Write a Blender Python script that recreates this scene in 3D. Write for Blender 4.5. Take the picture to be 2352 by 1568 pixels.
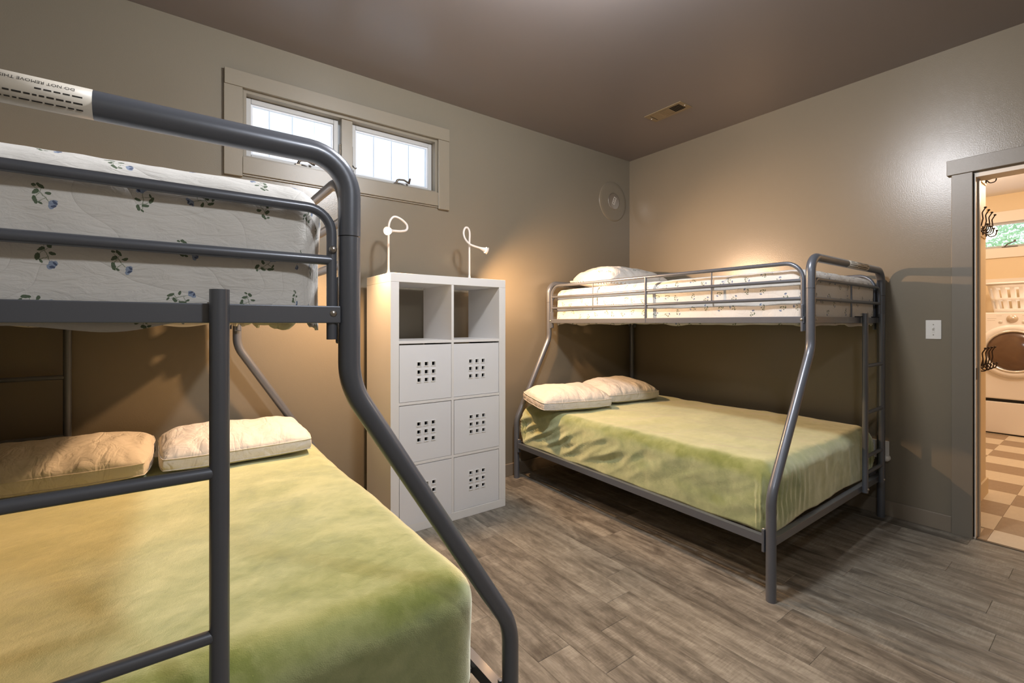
import bpy, bmesh, math, random
from mathutils import Vector, Matrix, noise
random.seed(7)
PI = math.pi
for o in list(bpy.data.objects):
    bpy.data.objects.remove(o, do_unlink=True)
SC = bpy.context.scene
COL = SC.collection
def R(a): return math.radians(a)

# ------------------------------------------------------------------ camera, world, lights
cam_d = bpy.data.cameras.new('camera')
cam = bpy.data.objects.new('camera', cam_d); COL.objects.link(cam)
cam.location = (-3.6186, -2.9414, 1.2066)
cam.rotation_euler = (R(90), 0, R(53.4318 - 90))
cam_d.sensor_width = 36; cam_d.lens = 36 * 1056.8 / 2352
cam_d.shift_y = -(784 - 741.77) / 2352
cam_d.clip_start = .02
SC.camera = cam
vs = SC.view_settings
vs.view_transform = 'Standard'; vs.look = 'None'; vs.exposure = 0.0; vs.gamma = 1; vs.use_curve_mapping = False

world = bpy.data.worlds.new('overcast_sky'); SC.world = world
world.use_nodes = True
wn = world.node_tree.nodes['Background']
wn.inputs[0].default_value = (.82, .90, 1, 1); wn.inputs[1].default_value = 2.6

def lamp(name, kind, loc, power, color, radius=.05, spot=None, aim=None, blend=.5):
    d = bpy.data.lights.new(name, kind); d.energy = power; d.color = color
    o = bpy.data.objects.new(name, d); COL.objects.link(o); o.location = loc
    if kind == 'AREA': d.shape = 'DISK'; d.size = radius * 2
    else: d.shadow_soft_size = radius
    if spot: d.spot_size = R(spot); d.spot_blend = blend
    if aim is not None:
        o.rotation_euler = Vector(aim).to_track_quat('-Z', 'Y').to_euler()
    return o
COOL = (.96, .97, 1.0); WARM = (1.0, .58, .28); HALL = (1.0, .81, .62)
lamp('ceiling_fixture_light', 'POINT', (-2.45, -1.86, 2.64), 116, COOL, .09)
lamp('added_fill_light', 'POINT', (-3.12, -3.08, 2.08), 26, COOL, .06)  # unseen light added beside the camera to brighten the near quilt's end face
lamp('left_reading_light', 'SPOT', (-2.676, -.435, 1.712), 100, WARM, .022, 165, (-.66, -.30, -.90), .6)
lamp('left_reading_beam', 'SPOT', (-2.678, -.436, 1.710), 30, WARM, .022, 90, (-1.15, -.85, -1.1), 1.0)
lamp('right_reading_light', 'SPOT', (-1.866, -.297, 1.700), 110, WARM, .022, 172, (.80, -.36, -.62), .8)
lamp('right_reading_beam', 'SPOT', (-1.864, -.298, 1.700), 120, (1.0, .68, .46), .022, 60, (.90, -.42, -.06), 1.0)
lamp('laundry_light', 'POINT', (2.2, -2.9, 2.45), 50, HALL, .12)
lamp('laundry_light_far', 'POINT', (3.1, -1.7, 2.5), 16, HALL, .12)

# ------------------------------------------------------------------ mesh helpers
class MB:
    def __init__(s): s.v = []; s.f = []; s.sm = []; s.uv = None
    def add(s, vs_, fs, smooth=False):
        b = len(s.v); s.v += [Vector(p) for p in vs_]
        s.f += [tuple(i + b for i in f) for f in fs]; s.sm += [smooth] * len(fs); return s
    def box(s, a, b, bev=0):
        x0, y0, z0 = [min(a[i], b[i]) for i in range(3)]; x1, y1, z1 = [max(a[i], b[i]) for i in range(3)]
        if bev <= 0:
            vs_ = [(x, y, z) for x in (x0, x1) for y in (y0, y1) for z in (z0, z1)]
            return s.add(vs_, [(0,1,3,2),(4,6,7,5),(0,4,5,1),(2,3,7,6),(0,2,6,4),(1,5,7,3)])
        bm = bmesh.new(); bmesh.ops.create_cube(bm, size=1)
        for v in bm.verts:
            v.co = Vector(((x0+x1)/2 + v.co.x*(x1-x0), (y0+y1)/2 + v.co.y*(y1-y0), (z0+z1)/2 + v.co.z*(z1-z0)))
        bmesh.ops.bevel(bm, geom=bm.edges[:], offset=bev, segments=2, profile=.5, affect='EDGES')
        bm.verts.index_update()
        s.add([v.co.copy() for v in bm.verts], [tuple(v.index for v in f.verts) for f in bm.faces]); bm.free(); return s
    def tube(s, pts, r, seg=14, caps=True, closed=False, flat=None):
        pts = [Vector(p) for p in pts]; n = len(pts)
        rr = r if isinstance(r, (list, tuple)) else [r] * n
        T = []
        for i in range(n):
            if closed: t = pts[(i+1) % n] - pts[i-1]
            else: t = pts[min(i+1, n-1)] - pts[max(i-1, 0)]
            T.append(t.normalized())
        up = Vector((0, 0, 1)) if abs(T[0].z) < .9 else Vector((1, 0, 0))
        nn = (up - T[0] * up.dot(T[0])).normalized(); b = len(s.v)
        for i in range(n):
            if i: nn = (nn - T[i] * nn.dot(T[i])).normalized()
            bb = T[i].cross(nn)
            for k in range(seg):
                a = 2 * PI * k / seg
                s.v.append(pts[i] + (nn * math.cos(a) + bb * math.sin(a)) * rr[i])
        for i in range(n if closed else n - 1):
            j = (i + 1) % n
            for k in range(seg):
                k2 = (k + 1) % seg
                s.f.append((b+i*seg+k, b+i*seg+k2, b+j*seg+k2, b+j*seg+k)); s.sm.append(True)
        if caps and not closed:
            c0 = len(s.v); s.v += [s.v[b+k].copy() for k in range(seg)] + [s.v[b+(n-1)*seg+k].copy() for k in range(seg)]
            s.f.append(tuple(c0 + k for k in range(seg))[::-1]); s.sm.append(False)
            s.f.append(tuple(c0 + seg + k for k in range(seg))); s.sm.append(False)
        return s
    def cyl(s, a, b, r, seg=20, r2=None): return s.tube([a, b], [r, r if r2 is None else r2], seg)
    def lathe(s, prof, c, axis, seg=24, smooth=True):
        """prof: list of (radius, height along axis)"""
        c = Vector(c); ax = Vector(axis).normalized()
        u = ax.orthogonal().normalized(); w = ax.cross(u); b = len(s.v); n = len(prof)
        for r_, h in prof:
            for k in range(seg):
                a = 2*PI*k/seg; s.v.append(c + ax*h + (u*math.cos(a) + w*math.sin(a))*max(r_, 1e-5))
        for i in range(n-1):
            for k in range(seg):
                k2 = (k+1) % seg
                s.f.append((b+i*seg+k, b+i*seg+k2, b+(i+1)*seg+k2, b+(i+1)*seg+k)); s.sm.append(smooth)
        return s

def fillet(pts, rad, n=7):
    pts = [Vector(p) for p in pts]; out = [pts[0]]
    for i in range(1, len(pts)-1):
        a, p, c = pts[i-1], pts[i], pts[i+1]
        r_ = rad[i-1] if isinstance(rad, (list, tuple)) else rad
        u = (a-p).normalized(); v = (c-p).normalized(); ang = u.angle(v)
        d = min(r_ / math.tan(ang/2), (a-p).length*.49, (c-p).length*.49)
        rr = d * math.tan(ang/2); bis = (u+v).normalized(); cen = p + bis * (rr / math.sin(ang/2))
        s0 = p + u*d - cen; s1 = p + v*d - cen
        for k in range(n+1):
            t = k/n; out.append(cen + s0.normalized().slerp(s1.normalized(), t)*rr)
    out.append(pts[-1]); return out

def wpos(o):
    p = Vector((0,0,0))
    while o: p += o.location; o = o.parent
    return p
def obj(name, mb, mat, parent=None, loc=None, kind=None, label=None):
    base = Vector(loc) if loc is not None else (wpos(parent) if parent else Vector((0,0,0)))
    me = bpy.data.meshes.new(name)
    me.from_pydata([tuple(v - base) for v in mb.v], [], mb.f)
    me.polygons.foreach_set('use_smooth', mb.sm)
    if mb.uv:
        l = me.uv_layers.new(name='UVMap'); vi = [0]*len(me.loops); me.loops.foreach_get('vertex_index', vi)
        flat = []
        for i in vi: flat += [mb.uv[i][0], mb.uv[i][1]]
        l.data.foreach_set('uv', flat)
    me.update(); me.materials.append(mat)
    o = bpy.data.objects.new(name, me); COL.objects.link(o)
    if parent: o.parent = parent; o.location = base - wpos(parent)
    else: o.location = base
    if kind: o['kind'] = kind
    if label: o['label'] = label
    return o
def tag(o, label, cat, group=None):
    o['label'] = label; o['category'] = cat
    if group: o['group'] = group
    return o
def thing(name, loc, label, cat, group=None):
    o = bpy.data.objects.new(name, None); COL.objects.link(o); o.location = loc; o.empty_display_size = .1
    return tag(o, label, cat, group)
def struct(name, mb, mat, label=None, loc=None):
    return obj(name, mb, mat, loc=loc, kind='structure', label=label)

# ------------------------------------------------------------------ materials
class NT:
    def __init__(s, name):
        s.m = bpy.data.materials.new(name); s.m.use_nodes = True; s.t = s.m.node_tree; s.N = s.t.nodes; s.L = s.t.links
        s.b = s.N['Principled BSDF']
    def n(s, typ, **kw):
        x = s.N.new(typ)
        for k, v in kw.items():
            if k.startswith('_'): setattr(x, k[1:], v)
        return x
    def lk(s, a, b): s.L.new(a, b)
    def math(s, op, a, b=None, c=None):
        x = s.N.new('ShaderNodeMath'); x.operation = op
        for i, v in enumerate((a, b, c)):
            if v is None: continue
            if isinstance(v, (int, float)): x.inputs[i].default_value = v
            else: s.lk(v, x.inputs[i])
        return x.outputs[0]
    def mix(s, f, a, b, mode='MIX'):
        x = s.N.new('ShaderNodeMix'); x.data_type = 'RGBA'; x.blend_type = mode
        for sock, v in ((x.inputs[0], f), (x.inputs[6], a), (x.inputs[7], b)):
            if isinstance(v, (int, float)): sock.default_value = v
            elif isinstance(v, tuple): sock.default_value = (*v, 1) if len(v) == 3 else v
            else: s.lk(v, sock)
        return x.outputs[2]
    def noise(s, vec, scale, detail=4, rough=.5, dist=0, dim='3D'):
        x = s.N.new('ShaderNodeTexNoise'); x.noise_dimensions = dim
        x.inputs['Scale'].default_value = scale; x.inputs['Detail'].default_value = detail
        x.inputs['Roughness'].default_value = rough; x.inputs['Distortion'].default_value = dist
        if vec is not None: s.lk(vec, x.inputs['Vector'])
        return x.outputs['Fac']
    def ramp(s, f, stops, interp='LINEAR'):
        x = s.N.new('ShaderNodeValToRGB'); x.color_ramp.interpolation = interp; e = x.color_ramp.elements
        while len(e) < len(stops): e.new(.5)
        for el, (p, c) in zip(e, stops):
            el.position = p; el.color = (*c, 1) if isinstance(c, tuple) else (c, c, c, 1)
        s.lk(f, x.inputs[0]); return x.outputs[0]
    def mapping(s, vec, loc=(0,0,0), rot=(0,0,0), scale=(1,1,1), typ='POINT'):
        x = s.N.new('ShaderNodeMapping'); x.vector_type = typ
        x.inputs['Location'].default_value = loc; x.inputs['Rotation'].default_value = rot; x.inputs['Scale'].default_value = scale
        s.lk(vec, x.inputs['Vector']); return x.outputs[0]
    def bump(s, h, strength=.2, dist=.01, prev=None):
        x = s.N.new('ShaderNodeBump'); x.inputs['Strength'].default_value = strength; x.inputs['Distance'].default_value = dist
        s.lk(h, x.inputs['Height'])
        if prev is not None: s.lk(prev, x.inputs['Normal'])
        s.lk(x.outputs[0], s.b.inputs['Normal']); return x.outputs[0]
    def coord(s, which='Object'):
        x = s.N.new('ShaderNodeTexCoord'); return x.outputs[which]
    def set(s, **kw):
        names = dict(rough='Roughness', metal='Metallic', spec='Specular IOR Level', sheen='Sheen Weight', coat='Coat Weight')
        for k, v in kw.items():
            if k == 'col':
                if isinstance(v, tuple): s.b.inputs['Base Color'].default_value = (*v, 1)
                else: s.lk(v, s.b.inputs['Base Color'])
            elif isinstance(v, (int, float)): s.b.inputs[names[k]].default_value = v
            else: s.lk(v, s.b.inputs[names[k]])
        return s

def plain(name, col, rough=.5, metal=0, spec=.5, bump=0, bscale=200, var=0.0, coat=0):
    t = NT(name); t.set(rough=rough, metal=metal, spec=spec, coat=coat)
    co = t.coord()
    if var:
        f = t.noise(co, 6, 4); c2 = tuple(c*(1-var) for c in col); t.set(col=t.mix(f, tuple(min(1, c*(1+var*.5)) for c in col), c2))
    else: t.set(col=col)
    if bump: t.bump(t.noise(co, bscale, 2), bump, .004)
    return t.m
M = {}
def wall_mat(name, col, rough=.42, bump=.08):
    t = NT(name); co = t.coord(); g = t.N.new('ShaderNodeNewGeometry')
    f = t.noise(g.outputs['Position'], 1.3, 2, .5)
    t.set(col=t.mix(f, tuple(c*1.06 for c in col), tuple(c*.94 for c in col)))
    t.set(rough=rough, spec=.5)
    h = t.noise(g.outputs['Position'], 170, 3)
    t.bump(h, bump, .004); return t.m
M['wall'] = wall_mat('taupe_wall_paint', (.205, .180, .136), .27)
M['ceiling'] = wall_mat('brown_ceiling_paint', (.195, .174, .170), .33, .04)
M['trim'] = wall_mat('taupe_trim_paint', (.235, .205, .155), .36, .05)
M['door_trim'] = wall_mat('grey_taupe_door_trim', (.195, .175, .142), .36, .05)
M['base'] = wall_mat('baseboard_paint', (.23, .195, .15), .40, .04)
M['stop'] = plain('greige_stop_paint', (.42, .38, .32), .4)
M['hall_wall'] = wall_mat('cream_yellow_wall_paint', (.74, .58, .37), .5, .05)
M['hall_white'] = wall_mat('cream_white_trim_paint', (.80, .72, .62), .4, .03)
M['hall_ceiling'] = wall_mat('white_ceiling_paint', (.80, .76, .74), .6, .03)
M['sash'] = plain('pale_grey_sash_paint', (.46, .46, .45), .4, var=.06)
M['sash_white'] = plain('white_sash_bead', (.72, .75, .80), .4)
M['white'] = plain('white_foil_board', (.80, .79, .78), .34, var=.02)
M['door_white'] = plain('white_lacquered_door', (.78, .79, .82), .30, var=.02)
M['plastic'] = plain('white_plastic', (.78, .77, .74), .3)
M['lamp_white'] = plain('white_lamp_enamel', (.85, .80, .76), .35)
M['metal_edge'] = plain('grommet_white', (.82, .82, .81), .3)
M['dark'] = plain('dark_inside', (.012, .012, .013), .8)
M['black'] = plain('black_rubber', (.01, .01, .01), .6)
M['bronze'] = plain('oil_bronze', (.055, .035, .025), .42, .6)
M['zinc'] = plain('zinc_steel', (.45, .43, .40), .32, .9)
M['hinge'] = plain('dark_steel', (.12, .10, .08), .35, .8)
M['mattress'] = plain('mattress_ticking', (.72, .64, .56), .9, bump=.4, bscale=60)
M['cream_cotton'] = None
M['appliance'] = plain('appliance_enamel', (.86, .80, .74), .22)
M['chrome'] = plain('polished_ring', (.80, .76, .70), .18, .5)
M['dial'] = plain('dial_champagne', (.62, .52, .42), .25, .4)
M['basket'] = plain('basket_plastic', (.88, .84, .80), .35)
M['sticker'] = plain('label_paper', (.62, .58, .50), .45)
M['ink'] = plain('black_ink', (.03, .028, .025), .6)
M['vent'] = plain('register_paint', (.24, .185, .11), .42)
M['siding'] = plain('white_siding_paint', (.86, .87, .90), .6, bump=.5, bscale=40)

t = NT('grey_enamelled_steel'); co = t.coord()
t.set(col=(.135, .150, .180), rough=.34, metal=.35, spec=.5, coat=.25); t.b.inputs['Coat Roughness'].default_value = .14
t.bump(t.noise(co, 60, 2), .03, .002); M['steel'] = t.m

# white cotton pillow
t = NT('white_cotton_pillow'); co = t.coord()
t.set(col=(.66, .635, .60), rough=.85, sheen=.1, spec=.2)
r1 = t.math('ABSOLUTE', t.math('SUBTRACT', t.noise(t.mapping(co, scale=(1.7, .7, 1)), 7, 3, .5, .8), .5))
r2 = t.math('ABSOLUTE', t.math('SUBTRACT', t.noise(t.mapping(co, rot=(0, 0, .6), scale=(1, 1.6, 1)), 13, 3, .5, .5), .5))
h = t.math('ADD', t.math('MULTIPLY', t.math('MINIMUM', r1, .10), 4.0), t.math('MULTIPLY', t.math('MINIMUM', r2, .08), 2.0))
h = t.math('ADD', h, t.math('MULTIPLY', t.noise(co, 300, 2), .05))
t.bump(h, .42, .012); M['pillow'] = t.m

# green plush blanket
t = NT('olive_green_plush'); co = t.coord()
nap = t.noise(t.mapping(co, scale=(1, 1.6, 1)), 3.2, 7, .62, .9); nap2 = t.noise(co, 26, 5, .6, .4)
f = t.math('MULTIPLY_ADD', nap2, .35, t.math('MULTIPLY', nap, .75))
c = t.ramp(f, [(.36, (.120, .150, .028)), (.50, (.200, .230, .058)), (.66, (.310, .330, .125))])
t.set(col=c, rough=.85, spec=.15, sheen=1.0); t.b.inputs['Sheen Roughness'].default_value = .38
t.b.inputs['Sheen Tint'].default_value = (1, 1, .86, 1)
h = t.math('ADD', t.math('MULTIPLY', t.noise(co, 420, 2), .25), t.math('MULTIPLY', nap2, .7))
nb = t.bump(h, .45, .006)
sh_ = t.N.new('ShaderNodeBsdfSheen'); sh_.distribution = 'ASHIKHMIN'; sh_.inputs['Roughness'].default_value = .75
sh_.inputs['Color'].default_value = (.41, .43, .33, 1); t.lk(nb, sh_.inputs['Normal'])
ad = t.N.new('ShaderNodeAddShader'); t.lk(t.b.outputs[0], ad.inputs[0]); t.lk(sh_.outputs[0], ad.inputs[1])
t.lk(ad.outputs[0], t.N['Material Output'].inputs[0]); M['green'] = t.m

# floral quilt
def quilt(name, cell=.086):
    t = NT(name); uv = t.coord('UV')
    p = t.mapping(uv, scale=(1/cell, 1/cell, 1))
    vo = t.N.new('ShaderNodeTexVoronoi'); vo.voronoi_dimensions = '2D'; vo.feature = 'F1'
    vo.inputs['Scale'].default_value = 1; vo.inputs['Randomness'].default_value = .5; t.lk(p, vo.inputs['Vector'])
    sub = t.N.new('ShaderNodeVectorMath'); sub.operation = 'SUBTRACT'; t.lk(p, sub.inputs[0]); t.lk(vo.outputs['Position'], sub.inputs[1])
    sep = t.N.new('ShaderNodeSeparateColor'); t.lk(vo.outputs['Color'], sep.inputs[0])
    rot = t.N.new('ShaderNodeVectorRotate'); rot.rotation_type = 'Z_AXIS'; t.lk(sub.outputs[0], rot.inputs['Vector'])
    t.lk(t.math('MULTIPLY', sep.outputs[0], 6.283), rot.inputs['Angle'])
    wob = t.N.new('ShaderNodeTexNoise'); wob.inputs['Scale'].default_value = 14; t.lk(p, wob.inputs['Vector'])
    w2 = t.N.new('ShaderNodeVectorMath'); w2.operation = 'MULTIPLY_ADD'; t.lk(wob.outputs['Color'], w2.inputs[0])
    w2.inputs[1].default_value = (.05, .05, 0); t.lk(rot.outputs[0], w2.inputs[2])
    off = t.N.new('ShaderNodeVectorMath'); off.operation = 'SUBTRACT'; t.lk(w2.outputs[0], off.inputs[0]); off.inputs[1].default_value = (.025, .025, 0)
    loc = off.outputs[0]
    def ell(lst):
        r_ = None
        for (cx, cy, a, b, an) in lst:
            m_ = t.mapping(loc, loc=(cx, cy, 0), rot=(0, 0, R(an)), scale=(a, b, 1), typ='TEXTURE')
            ln = t.N.new('ShaderNodeVectorMath'); ln.operation = 'LENGTH'; t.lk(m_, ln.inputs[0])
            q = t.math('LESS_THAN', ln.outputs['Value'], 1.0)
            r_ = q if r_ is None else t.math('MAXIMUM', r_, q)
        return r_
    def ell_(l_): return ell([(a*1.0, b*1.0, c*1.08, d*1.12, e) for a, b, c, d, e in l_])
    leaves = ell_([(-.20, .03, .055, .026, 20), (-.13, -.07, .05, .028, -60), (-.06, .07, .042, .024, 75), (.0, -.13, .065, .027, -15),
                  (-.24, -.04, .03, .018, 60), (.07, -.09, .032, .018, 40)])
    stem = ell_([(-.05, -.01, .16, .006, 12), (-.1, -.04, .1, .005, -50), (.03, -.07, .09, .005, -70)])
    flow = ell_([(.13, .05, .055, .046, 15), (.16, .02, .05, .035, -40), (.10, .09, .03, .025, 60)])
    dark = ell_([(.12, .085, .035, .018, 30), (.17, .045, .018, .03, 0)])
    base = t.mix(t.noise(uv, 3, 4), (.70, .69, .66), (.76, .75, .72))
    c = t.mix(t.math('MULTIPLY', stem, .7), base, (.13, .19, .10))
    c = t.mix(t.math('MULTIPLY', leaves, .9), c, (.055, .105, .045))
    c = t.mix(t.math('MULTIPLY', flow, .85), c, (.22, .30, .46))
    c = t.mix(t.math('MULTIPLY', dark, .85), c, (.06, .08, .15))
    t.set(col=c, rough=.85, spec=.2, sheen=.1)
    v2 = t.N.new('ShaderNodeTexVoronoi'); v2.voronoi_dimensions = '2D'; v2.feature = 'SMOOTH_F1'; v2.inputs['Scale'].default_value = 5.5
    wv = t.N.new('ShaderNodeVectorMath'); wv.operation = 'MULTIPLY_ADD'
    n3 = t.N.new('ShaderNodeTexNoise'); n3.inputs['Scale'].default_value = 7; t.lk(uv, n3.inputs['Vector'])
    t.lk(n3.outputs['Color'], wv.inputs[0]); wv.inputs[1].default_value = (.05, .05, 0); t.lk(uv, wv.inputs[2]); t.lk(wv.outputs[0], v2.inputs['Vector'])
    rings = t.math('ABSOLUTE', t.math('SINE', t.math('MULTIPLY', v2.outputs['Distance'], 17)))
    groove = t.math('POWER', rings, .35)
    puck = t.noise(t.mapping(uv, scale=(1, 2.6, 1)), 26, 4, .6, 1.2)
    h = t.math('ADD', t.math('MULTIPLY', groove, .35), t.math('MULTIPLY', puck, .60))
    t.bump(h, .5, .007); return t.m
M['quilt'] = quilt('floral_quilted_cotton')

# wood plank
t = NT('grey_brown_oak_vinyl'); co = t.coord(); oi = t.N.new('ShaderNodeObjectInfo')
ofs = t.N.new('ShaderNodeVectorMath'); ofs.operation = 'MULTIPLY_ADD'
cmb = t.N.new('ShaderNodeCombineXYZ'); t.lk(oi.outputs['Random'], cmb.inputs[0]); t.lk(oi.outputs['Random'], cmb.inputs[1]); t.lk(oi.outputs['Random'], cmb.inputs[2])
t.lk(cmb.outputs[0], ofs.inputs[0]); ofs.inputs[1].default_value = (37, 91, 13); t.lk(co, ofs.inputs[2]); P = ofs.outputs[0]
big = t.noise(t.mapping(P, scale=(1, .38, 1)), 6.5, 6, .62, 1.3)
g1 = t.noise(t.mapping(P, scale=(1, .10, 1)), 38, 6, .62, 1.1)
g2 = t.noise(t.mapping(P, scale=(1, .045, 1)), 190, 3, .6, .3)
mott = t.noise(t.mapping(P, scale=(1, .6, 1)), 30, 5, .65, .8)
saw = t.noise(t.mapping(P, rot=(0, 0, R(7)), scale=(.10, 1, 1)), 170, 2, .5)
cath = t.N.new('ShaderNodeTexWave'); cath.wave_type = 'RINGS'; cath.rings_direction = 'Y'; cath.inputs['Scale'].default_value = 4.0
cath.inputs['Distortion'].default_value = 9; cath.inputs['Detail'].default_value = 3; cath.inputs['Detail Scale'].default_value = 1.4
t.lk(t.mapping(P, scale=(1, .16, 1)), cath.inputs['Vector'])
f = t.math('MULTIPLY_ADD', g1, .36, t.math('MULTIPLY', big, .58))
f = t.math('MULTIPLY_ADD', g2, .16, f); f = t.math('MULTIPLY_ADD', cath.outputs['Fac'], .07, f); f = t.math('MULTIPLY_ADD', mott, .26, f)
sm = t.math('MULTIPLY', t.math('SUBTRACT', saw, .5), t.math('MULTIPLY', t.ramp(big, [(.48, 0.0), (.56, 1.0)]), .20))
f = t.math('ADD', f, sm)
f = t.math('ADD', f, t.math('MULTIPLY', t.math('SUBTRACT', oi.outputs['Random'], .5), .09))
c = t.ramp(f, [(.48, (.062, .053, .042)), (.62, (.132, .117, .095)), (.74, (.222, .202, .166)), (.90, (.36, .335, .280))])
knot = t.N.new('ShaderNodeTexVoronoi'); knot.inputs['Scale'].default_value = 2.3; t.lk(t.mapping(P, scale=(1.6, .7, 1)), knot.inputs['Vector'])
kf = t.ramp(knot.outputs['Distance'], [(.0, 1.0), (.045, .85), (.10, .0)])
c = t.mix(t.math('MULTIPLY', kf, .55), c, (.045, .034, .026))
t.set(col=c, rough=t.math('MULTIPLY_ADD', g1, .2, .38), spec=.4)
t.bump(t.math('ADD', g1, t.math('MULTIPLY', g2, .6)), .18, .002); M['plank'] = t.m

def tile_mat(name, a, b):
    t = NT(name); co = t.coord(); oi = t.N.new('ShaderNodeObjectInfo')
    g = t.noise(t.mapping(co, scale=(.35, 1, 1)), 45, 5, .65, .6)
    t.set(col=t.mix(g, a, b), rough=.35); t.bump(g, .05, .002); return t.m
M['tile_light'] = tile_mat('pale_linen_tile', (.80, .69, .52), (.66, .55, .40))
M['tile_brown'] = tile_mat('brown_linen_tile', (.44, .32, .20), (.30, .205, .125))

def glass(name, tint=(.97, .99, 1), g=.07):
    m = bpy.data.materials.new(name); m.use_nodes = True; nt = m.node_tree; nt.nodes.clear()
    o = nt.nodes.new('ShaderNodeOutputMaterial'); mx = nt.nodes.new('ShaderNodeMixShader'); tr = nt.nodes.new('ShaderNodeBsdfTransparent')
    gl = nt.nodes.new('ShaderNodeBsdfGlossy'); gl.inputs['Roughness'].default_value = .03; tr.inputs[0].default_value = (*tint, 1)
    mx.inputs[0].default_value = g; nt.links.new(tr.outputs[0], mx.inputs[1]); nt.links.new(gl.outputs[0], mx.inputs[2]); nt.links.new(mx.outputs[0], o.inputs[0])
    return m
M['glass'] = glass('window_glass'); M['drum_glass'] = None
t = NT('smoked_drum_glass'); co = t.coord()
t.set(col=t.mix(t.noise(co, 5, 4, .6, 1), (.09, .05, .03), (.17, .10, .06)), rough=.12, spec=.6); M['drum_glass'] = t.m
def emit(name, col, s):
    m = bpy.data.materials.new(name); m.use_nodes = True; b = m.node_tree.nodes['Principled BSDF']
    b.inputs['Base Color'].default_value = (*col, 1); b.inputs['Emission Color'].default_value = (*col, 1); b.inputs['Emission Strength'].default_value = s; return m
M['bulb'] = emit('lit_bulb', (1, .80, .50), 40)
M['ceiling_glow'] = emit('lit_diffuser', (1, .93, .84), 6)
M['leaf'] = plain('leaf_green', (.42, .66, .40), .6, var=.4)

# ------------------------------------------------------------------ room shell
H = 2.7914
XL, YN = -4.47, -3.95          # left wall, near wall inner faces
WT = .12
DY0, DY1, DH = -2.42, -3.26, 2.045   # doorway in the right wall
# far wall with window opening
wx0, wx1, wz0, wz1 = -3.292, -2.102, 2.128, 2.500
mb = MB()
mb.box((XL-WT, 0, 0), (wx0, WT, H)).box((wx1, 0, 0), (0, WT, H)).box((wx0, 0, 0), (wx1, WT, wz0)).box((wx0, 0, wz1), (wx1, WT, H))
struct('wall_far', mb, M['wall'], 'taupe wall with the high twin window, behind the white shelf unit')
mb = MB()
mb.box((0, DY0+.022, 0), (WT, WT, H)).box((0, DY0+.022, DH), (WT, DY1-.022, H)).box((0, DY1-.022, 0), (WT, YN-WT, H))
struct('wall_right', mb, M['wall'], 'taupe wall beside the far bunk bed with the doorway to the laundry')
struct('wall_left', MB().box((XL-WT, YN-WT, 0), (XL, 0, H)), M['wall'])
struct('wall_near', MB().box((XL, YN-WT, 0), (0, YN, H)), M['wall'])
struct('ceiling', MB().box((XL-WT, YN-WT, H), (WT, WT, H+.1)), M['ceiling'], 'dark brown painted ceiling')

# floor of planks
floor = struct('floor', MB().box((XL-WT, YN-WT, -.12), (WT, WT, -.005)), M['plank'], 'grey brown oak plank floor')
PW, PL = .152, .92
known = {0: -1.453, -1: -1.592, 1: -2.262, 3: -1.03, 2: -1.167, 6: -2.119, 8: -1.85, 11: -2.129, 9: -2.398, 7: -2.579, -3: -1.862, -2: -.781}
r0 = int(math.floor((XL + 1.96) / PW)); r1 = int(math.ceil((0 + 1.96) / PW))
for r_ in range(r0, r1):
    xa = max(-1.96 + r_*PW, XL); xb = min(-1.96 + (r_+1)*PW, 0)
    if xb - xa < .004: continue
    j = known.get(r_, -random.uniform(.1, .9)); k0 = math.ceil((j - 0) / PL)
    ys = [0]; y = j - math.ceil(j/PL)*PL
    while y > -.0001: y -= PL
    while y > YN: ys.append(y); y -= PL
    ys.append(YN)
    for ya, yb in zip(ys[:-1], ys[1:]):
        if ya - yb < .003: continue
        g, c_ = .0003, .0011
        x0, x1, y0, y1 = xa+g, xb-g, yb+g, ya-g
        v = [(x0,y0,-.005),(x1,y0,-.005),(x1,y1,-.005),(x0,y1,-.005),(x0,y0,-c_),(x1,y0,-c_),(x1,y1,-c_),(x0,y1,-c_),
             (x0+c_,y0+c_,0),(x1-c_,y0+c_,0),(x1-c_,y1-c_,0),(x0+c_,y1-c_,0)]
        f_ = [(0,3,2,1),(8,9,10,11)] + [(i, (i+1)%4, 4+(i+1)%4, 4+i) for i in range(4)] + [(4+i, 4+(i+1)%4, 8+(i+1)%4, 8+i) for i in range(4)]
        obj('plank', MB().add(v, f_), M['plank'], floor, loc=((xa+xb)/2, (ya+yb)/2, 0))

# baseboards
struct('baseboard_far', MB().box((XL, -.013, 0), (-.013, 0, .095), .003), M['base'])
struct('baseboard_right', MB().box((-.013, -2.322, 0), (0, 0, .094), .003), M['base'])
struct('baseboard_left', MB().box((XL, YN, 0), (XL+.013, -.013, .095), .003), M['base'])

# ------------------------------------------------------------------ the twin window
win = struct('window_1', MB().box((wx0, .0, wz1-.012), (wx1, .12, wz1)).box((wx0, 0, wz0), (wx1, .12, wz0+.012)).box((wx0, 0, wz0+.012), (wx0+.012, .12, wz1-.012)).box((wx1-.012, 0, wz0+.012), (wx1, .12, wz1-.012)), M['trim'], 'high pair of awning windows in a taupe painted frame')
obj('header_casing', MB().box((-3.386, -.026, 2.506), (-2.012, 0, 2.592), .002), M['trim'], win)
obj('side_casing', MB().box((-3.388, -.022, 2.015), (-3.300, 0, 2.5055), .002), M['trim'], win)
obj('side_casing', MB().box((-2.098, -.022, 2.015), (-2.012, 0, 2.5055), .002), M['trim'], win)
obj('apron', MB().box((-3.299, -.020, 2.034), (-2.099, 0, 2.128), .002), M['trim'], win)
obj('apron_strip', MB().box((-3.299, -.010, 2.024), (-2.099, 0, 2.0335), .001), M['trim'], win)
obj('mullion', MB().box((-2.758, .012, wz0+.012), (-2.690, .12, wz1-.012), .002), M['trim'], win)
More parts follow.
